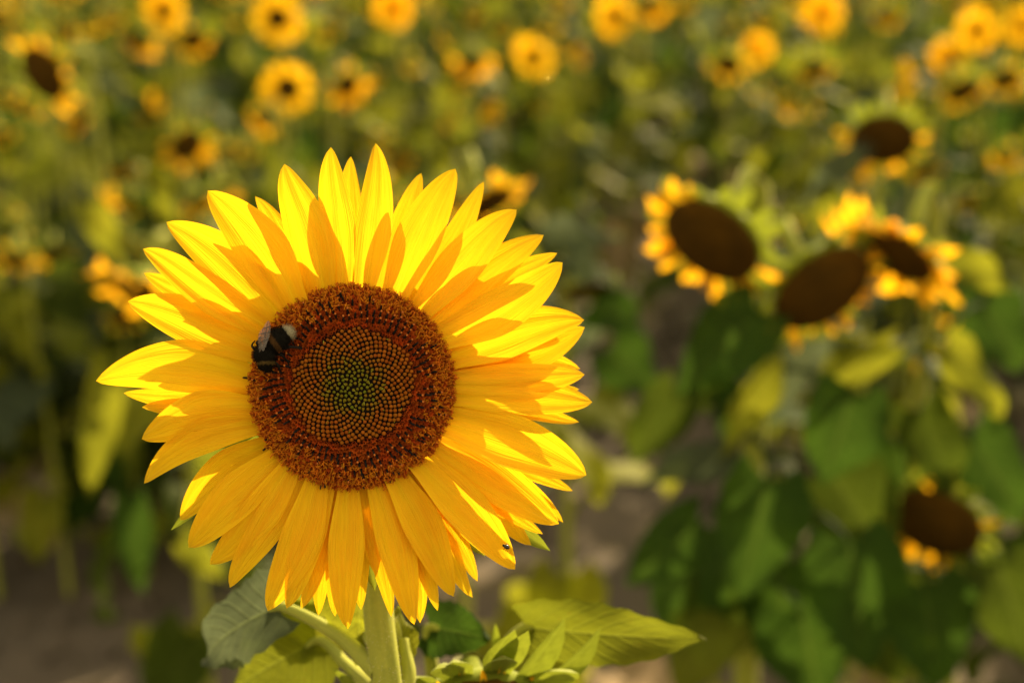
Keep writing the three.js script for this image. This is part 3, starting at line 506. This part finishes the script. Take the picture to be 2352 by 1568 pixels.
// right row
const rowA = plant('wilting_sunflower', 'wilting sunflower with tilted brown disc, left of the three drooping heads at right', null, at(1630, 558, 1.30), facing(-38, -28), { ...old, R: 0.048, L: 0.032, count: 40, leaves: 6, leafScale: 0.75, r: 0.0085, foot: V(at(1790, 1000, 1.4).x, 0, at(1790, 1000, 1.4).z), gap: (a) => { const k = (a + 6.28) % 6.28; return (k > 3.9 || k < 0.6) && rnd() < 0.9; } });
const rowB = plant('wilting_sunflower', 'wilting sunflower with big dark disc, middle of the three drooping heads at right', null, at(1895, 668, 1.34), facing(24, -24), { ...old, R: 0.05, L: 0.027, count: 38, leaves: 9, leafScale: 0.8, r: 0.007, gap: (a) => Math.cos(a - 0.6) > 0 && rnd() < 0.9 });
const rowC = plant('wilting_sunflower', 'drooping sunflower in side view with hanging orange petals, right of the three heads', null, at(2055, 590, 1.36), facing(-48, -42), { ...old, R: 0.04, L: 0.045, count: 26, leaves: 9, leafScale: 0.8, r: 0.0075 });
const rowD = plant('wilting_sunflower', 'low nodding sunflower with brown disc and orange fringe at the right edge', null, at(2148, 1205, 1.45), facing(-30, -22), { ...old, R: 0.047, L: 0.032, count: 30, leaves: 8, leafScale: 0.8, r: 0.0075, foot: V(at(2255, 1400, 1.5).x, 0, at(2255, 1400, 1.5).z), gap: (a) => { const k = (a + 6.28) % 6.28; return (k > 3.7 || k < 1.3) && rnd() < 0.9; } });
const rowE = plant('wilting_sunflower', 'brown faced sunflower with orange lower petals above the three drooping heads', null, at(2030, 325, 1.95), facing(-12, -32), { ...old, R: 0.045, L: 0.028, count: 28, leaves: 10, r: 0.0075, gap: (a) => Math.cos(a) > 0.3 && rnd() < 0.8 });
// left and middle
const rowF = plant('wilting_sunflower', 'drooping sunflower with orange petals half hidden behind the left petals of the sharp bloom', null, at(318, 672, 1.9), facing(-25, -48), { ...old, R: 0.045, L: 0.05, count: 24, leaves: 9 });
plant('wilting_sunflower', 'orange petalled sunflower peeping out behind the upper right petals of the sharp bloom', null, at(1122, 470, 1.75), facing(35, -45), { ...old, R: 0.034, L: 0.03, count: 22, leaves: 8 });
plant('wilting_sunflower', 'large dark disc sunflower turned left near the upper left edge', null, at(95, 170, 2.7), facing(-30, -14), { ...old, R: 0.056, L: 0.04, count: 26, leaves: 9, joined: true, gap: (a) => Math.sin(a) > -0.2 && rnd() < 0.9 });
const LV = (o, x1, y1, x2, y2, D, W, mat, opt = {}) => leafOn(o, at(x1, y1, D), at(x2, y2, D + (opt.dd || 0)), W, { mat: leafMats[mat], ...opt });
seed(111);
LV(rowA, 1745, 715, 1560, 900, 1.3, 0.073, 0, { n: V(-0.3, 0.35, 1) });
LV(rowA, 1770, 830, 1650, 1060, 1.36, 0.043, 2, { n: V(0.5, 0.3, 0.8) });
LV(rowA, 1765, 1100, 1700, 1370, 1.3, 0.086, 0, { n: V(0, 0.25, 1) });
LV(rowA, 1680, 1040, 1475, 1110, 1.36, 0.043, 3, { n: V(0, 0.8, 0.6) });
LV(rowA, 1610, 1200, 1440, 1340, 1.33, 0.06, 0, { n: V(-0.2, 0.4, 0.9) });
LV(rowA, 1800, 610, 1960, 570, 1.4, 0.034, 3, { n: V(0, 0.6, 0.8) });
LV(rowA, 1560, 900, 1450, 1060, 1.45, 0.060, 1, { n: V(-0.2, 0.3, 0.9) });
LV(rowB, 1960, 900, 1890, 1110, 1.36, 0.086, 0, { n: V(0, 0.2, 1) });
LV(rowB, 2050, 790, 1880, 920, 1.38, 0.030, 2, { n: V(-0.2, 0.3, 0.9) });
LV(rowB, 1950, 1240, 1985, 1530, 1.32, 0.095, 0, { n: V(0, 0.25, 1) });
LV(rowB, 1900, 1080, 2060, 1300, 1.42, 0.095, 1, { n: V(0.1, 0.3, 1) });
LV(rowC, 2175, 800, 2300, 960, 1.36, 0.047, 2, { n: V(0.4, 0.4, 0.8) });
LV(rowC, 2165, 590, 2330, 665, 1.38, 0.039, 2, { n: V(0, 0.5, 0.8), f: 0.95 });
LV(rowC, 2110, 480, 2158, 400, 1.38, 0.014, 2, { n: V(0, 0.2, 1), f: 1.0 });
LV(rowC, 2110, 940, 2190, 1150, 1.42, 0.069, 1, { n: V(0.2, 0.3, 1) });
LV(rowC, 2230, 1000, 2350, 1200, 1.45, 0.077, 0, { n: V(0.2, 0.3, 1) });
LV(rowD, 2120, 1340, 2150, 1575, 1.4, 0.095, 0, { n: V(0, 0.25, 1) });
LV(rowD, 2000, 1330, 2060, 1560, 1.5, 0.1, 1, { n: V(0, 0.3, 1) });
LV(rowB, 1800, 1290, 1790, 1520, 1.48, 0.1, 0, { n: V(-0.1, 0.25, 1) });
LV(rowA, 1690, 1330, 1610, 1530, 1.5, 0.09, 1, { n: V(-0.2, 0.3, 1) });
LV(rowB, 1840, 1400, 1880, 1600, 1.4, 0.11, 0, { n: V(0, 0.3, 1) });
LV(rowC, 2060, 1010, 2080, 1200, 1.5, 0.1, 0, { n: V(0.1, 0.3, 1) });
LV(rowC, 2260, 700, 2340, 850, 1.5, 0.08, 0, { n: V(0.2, 0.4, 0.9) });
LV(rowA, 1860, 760, 1800, 930, 1.45, 0.05, 3, { n: V(0, 0.4, 0.9) });
LV(rowD, 2290, 1290, 2360, 1520, 1.42, 0.086, 1, { n: V(0.1, 0.3, 1) });
LV(rowD, 2180, 1130, 2270, 1100, 1.47, 0.010, 2, { n: V(0, 0.3, 1), f: 0.75 });
LV(rowE, 1975, 345, 1845, 465, 1.9, 0.043, 3, { n: V(-0.3, 0.7, 0.6), f: 1.0 });
LV(rowF, 205, 470, 280, 610, 1.85, 0.043, 2, { n: V(0.2, 0.3, 0.9) });
LV(rowF, 250, 860, 205, 1135, 1.8, 0.052, 2, { n: V(0.1, 0.2, 1) });
LV(rowF, 300, 1150, 325, 1360, 1.85, 0.052, 0, { n: V(0.1, 0.2, 1) });
LV(rowF, 420, 1240, 520, 1330, 1.85, 0.043, 2, { n: V(0.1, 0.4, 1) });
LV(rowF, 120, 640, 275, 640, 1.85, 0.052, 1, { n: V(0.1, 0.9, 0.5) });
const BACK = [ // x, y, depth, azimuth, elevation, disc radius, petal length, wilted, label
  [375, 25, 3.9, -5, 5, 0.022, 0.052, 0, 'round yellow sunflower at the top edge, upper left'],
  [636, 42, 3.8, 0, 0, 0.028, 0.052, 0, 'round yellow sunflower above the upper left bloom on the pale stem'],
  [660, 203, 3.4, 5, 3, 0.027, 0.047, 0, 'round yellow sunflower on a pale stem directly above the sharp bloom'],
  [905, 18, 4.2, -15, 10, 0.012, 0.065, 0, 'yellow sunflower cut by the top edge, left of middle'],
  [360, 225, 3.9, -45, 20, 0.012, 0.036, 0, 'small yellow bloom left of the flower on the pale stem'],
  [430, 335, 3.0, 40, -20, 0.035, 0.042, 1, 'drooping dark disc sunflower with orange lower petals, left of the sharp bloom'],
  [445, 92, 3.8, 35, -25, 0.032, 0.038, 1, 'dark faced drooping sunflower just right below the leftmost round bloom'],
  [318, 95, 3.8, -20, -35, 0.032, 0.042, 1, 'brown drooping sunflower just left below the leftmost round bloom'],
  [800, 195, 3.5, 38, -15, 0.03, 0.048, 1, 'sunflower turned right with dark disc, right of the pale stemmed bloom'],
  [1086, 145, 3.7, 5, -48, 0.03, 0.05, 1, 'nodding sunflower with yellow petals over a dark disc, upper middle'],
  [1128, 258, 3.7, -60, 30, 0.01, 0.036, 0, 'small yellow bloom below the nodding upper middle sunflower'],
  [1225, 132, 3.9, -35, -20, 0.026, 0.05, 0, 'wide orange yellow sunflower with its dark disc at left, upper middle'],
  [1332, 130, 4.1, 60, 15, 0.01, 0.036, 0, 'small yellow bloom right of the wide orange sunflower'],
  [1412, 38, 4.3, -40, 5, 0.024, 0.055, 0, 'yellow sunflower turned left at the top edge, right of middle'],
  [1500, 18, 4.4, 20, -30, 0.03, 0.045, 1, 'dark drooping sunflower at the top edge, right of middle'],
  [1738, 115, 4.1, 0, 5, 0.013, 0.05, 0, 'open orange sunflower with a tiny dark centre, upper right'],
  [1672, 150, 3.6, -20, -40, 0.034, 0.035, 1, 'dark nodding sunflower left below the open orange one, upper right'],
  [1890, 30, 4.2, 10, 15, 0.012, 0.07, 0, 'large pure yellow sunflower at the top edge, upper right'],
  [1875, 160, 3.8, 10, -45, 0.034, 0.03, 1, 'dark seed head in the foliage below the large pure yellow bloom'],
  [2080, 185, 3.7, 68, 8, 0.018, 0.055, 0, 'narrow yellow sunflower seen from the side, upper right'],
  [2180, 130, 4.0, -10, 5, 0.014, 0.052, 0, 'open orange sunflower near the top right corner'],
  [2245, 70, 4.1, -30, -5, 0.02, 0.05, 0, 'orange sunflower turned left at the top right corner'],
  [2215, 212, 3.2, 20, -38, 0.038, 0.034, 1, 'dark tilted seed head below the top right orange blooms'],
  [2312, 186, 3.3, 10, -40, 0.034, 0.03, 1, 'dark seed head at the right edge under the top right blooms'],
  [2350, 60, 4.2, 0, 0, 0.02, 0.05, 0, 'yellow sunflower cut by the right edge at the top'],
];
for (const [x, y, D, az, el, R, L, w, label] of BACK) plant('field_sunflower', label, null, at(x, y, D), facing(az, el), { R: R * (w ? 1.1 : 1.2), L: L * (w ? 0.75 : 0.78), gap: w ? (a) => Math.cos(a) > 0.3 && rnd() < 0.85 : null, count: w ? 26 : 30, wilt: w, leaves: 9, joined: true, bracts: w ? 14 : 8, r: 0.0075, lean: 0.04 });

const pale = plant('wilting_sunflower', 'leafy nodding sunflower with grey green leaves just right of the sharp bloom', null, at(1345, 665, 1.9), facing(30, -60), { ...old, R: 0.035, L: 0.014, count: 18, leaves: 8, joined: true });
LV(pale, 1250, 545, 1420, 550, 1.88, 0.06, 3, { n: V(0, 0.8, 0.6), f: 0.9 });
LV(pale, 1300, 592, 1415, 660, 1.86, 0.05, 3, { n: V(0.2, 0.8, 0.5), f: 0.85 });
LV(pale, 1360, 700, 1480, 760, 1.9, 0.08, 0, { n: V(0.2, 0.7, 0.6), f: 0.7 });
LV(pale, 1400, 800, 1500, 900, 1.95, 0.09, 0, { n: V(0.2, 0.4, 0.8), f: 0.55 });
// ---------------------------------------------------------------- the rest of the field
seed(303);
const GROUP = 'blurred sunflower plants filling the field behind';
const FLAB = 'blurred leafy sunflower plant among many alike in the field behind';
const protos = [];
for (let i = 0; i < 9; i++) {
  const w = i === 2 ? 0 : 1, R = w ? ran(0.03, 0.042) : ran(0.015, 0.026), h = ran(0.78, 0.98);
  protos.push(plant('field_sunflower', FLAB, GROUP, V(0, h, 0), facing(ran(-25, 25), w ? ran(-50, -15) : ran(-5, 20)), { R, L: w ? ran(0.018, 0.032) : ran(0.042, 0.05), count: w ? 20 : 26, wilt: w, leaves: 13, gap: w ? (a) => Math.cos(a) > 0.1 && rnd() < 0.8 : null, joined: true, bracts: 12, r: 0.007, foot: V(0, 0, -0.06), leafScale: 1.05 }));
}
let count = 0;
const spots = [];
for (let z = -2.5; z > -6.9; z -= 0.27) for (let x = -4; x < 5.5; x += 0.3) {
  const X = x + ran(-0.13, 0.13), Z = z + ran(-0.12, 0.12), half = 0.36 * (-Z * 0.94 + 0.5);
  if (X < -half - 0.12 || X > half + 0.4) continue;
  const path = 0.2 + 0.12 * Math.max(0, -Z - 2.5);
  if (Math.abs(X - path) < 0.28 && Z > -5.2) continue;
  if (X < path && Z > -2.7 || X > path && Z > -2.9) continue;
  spots.push([X, Z]);
}
// right-hand side: the row continues towards the camera

for (const p of [[0.5, -1.8], [0.8, -1.85], [0.66, -2.15], [0.98, -2.2], [0.5, -2.4], [0.8, -2.5]]) spots.push(p);
for (let i = 0; i < 20; i++) spots.push([ran(-1.15, -0.12), ran(-2.95, -2.5)]);
for (const [X, Z] of spots) {
  const k = [0, 1, 3, 4, 5, 6, 7, 8][Math.floor(rnd() * 8)], o = count < 9 ? protos[count] : protos[k].clone(); if (count >= 9) { o.name = numbered('field_sunflower'); scene.add(o); }
  o.position.set(X, 0, Z); o.rotation.y = ran(-1.1, 1.1); let s = ran(0.74, 1.04);
  const hd = V(X, 0.9 * s, Z + 0.08).sub(EYE), dp = hd.dot(FWD), hx = 1176 + hd.x / dp / TAN * 784, hy = 784 - hd.dot(UPV) / dp / TAN * 784;
  for (const b of [...BACK, [315, 480, 3.4], [60, 480, 3.2]]) if (dp < b[2] + 0.5 && Math.abs(hx - b[0]) < 100 && hy - b[1] > -110 && hy - b[1] < 120) s = Math.min(s, ran(0.7, 0.78)); // keep clear of the blooms that stand out
  if (X < 0 && Z > -3) s = Math.min(s, 0.82);
  if (X > 0 && Z > -2.55) s = 0.68;
  o.scale.set(s, s, s); count++;
}
console.log('field plants', count);
{ // beyond: the field goes on as one mass
  const mass = new THREE.Group(); mass.name = 'sunflower_field'; mass.userData = { kind: 'stuff', label: 'far sunflowers merging into one yellow green mass along the top', category: 'field' };
  const mats = new Map(), at_ = [];
  for (let z = -7.0; z > -15; z -= 0.36) for (let x = -6.5; x < 7.5; x += 0.36) { if (Math.abs(x) > 0.36 * -z + 0.8) continue; at_.push([x + ran(-0.15, 0.15), z + ran(-0.15, 0.15), ran(-1.1, 1.1), ran(0.86, 1.06), Math.floor(rnd() * 3)]); }
  for (let k = 0; k < 3; k++) {
    const by = new Map(); protos[k].children.forEach((m) => { m.updateMatrix(); const g = m.geometry.clone().applyMatrix4(m.matrix); for (const a of Object.keys(g.attributes)) if (!['position', 'normal', 'uv'].includes(a)) g.deleteAttribute(a); (by.get(m.material) || by.set(m.material, []).get(m.material)).push(g); });
    const mine = at_.filter((a) => a[4] === k);
    for (const [mat, gs] of by) { const im = new THREE.InstancedMesh(mergeGeometries(gs), mat, mine.length); mine.forEach(([x, z, ry, s], i) => im.setMatrixAt(i, new THREE.Matrix4().compose(V(x, 0, z), new THREE.Quaternion().setFromAxisAngle(V(0, 1, 0), ry), V(s, s, s)))); im.name = 'plants'; im.userData.kind = 'stuff'; im.castShadow = im.receiveShadow = true; mass.add(im); }
  }
  scene.add(mass); void mats;
}

renderer.render(scene, camera);
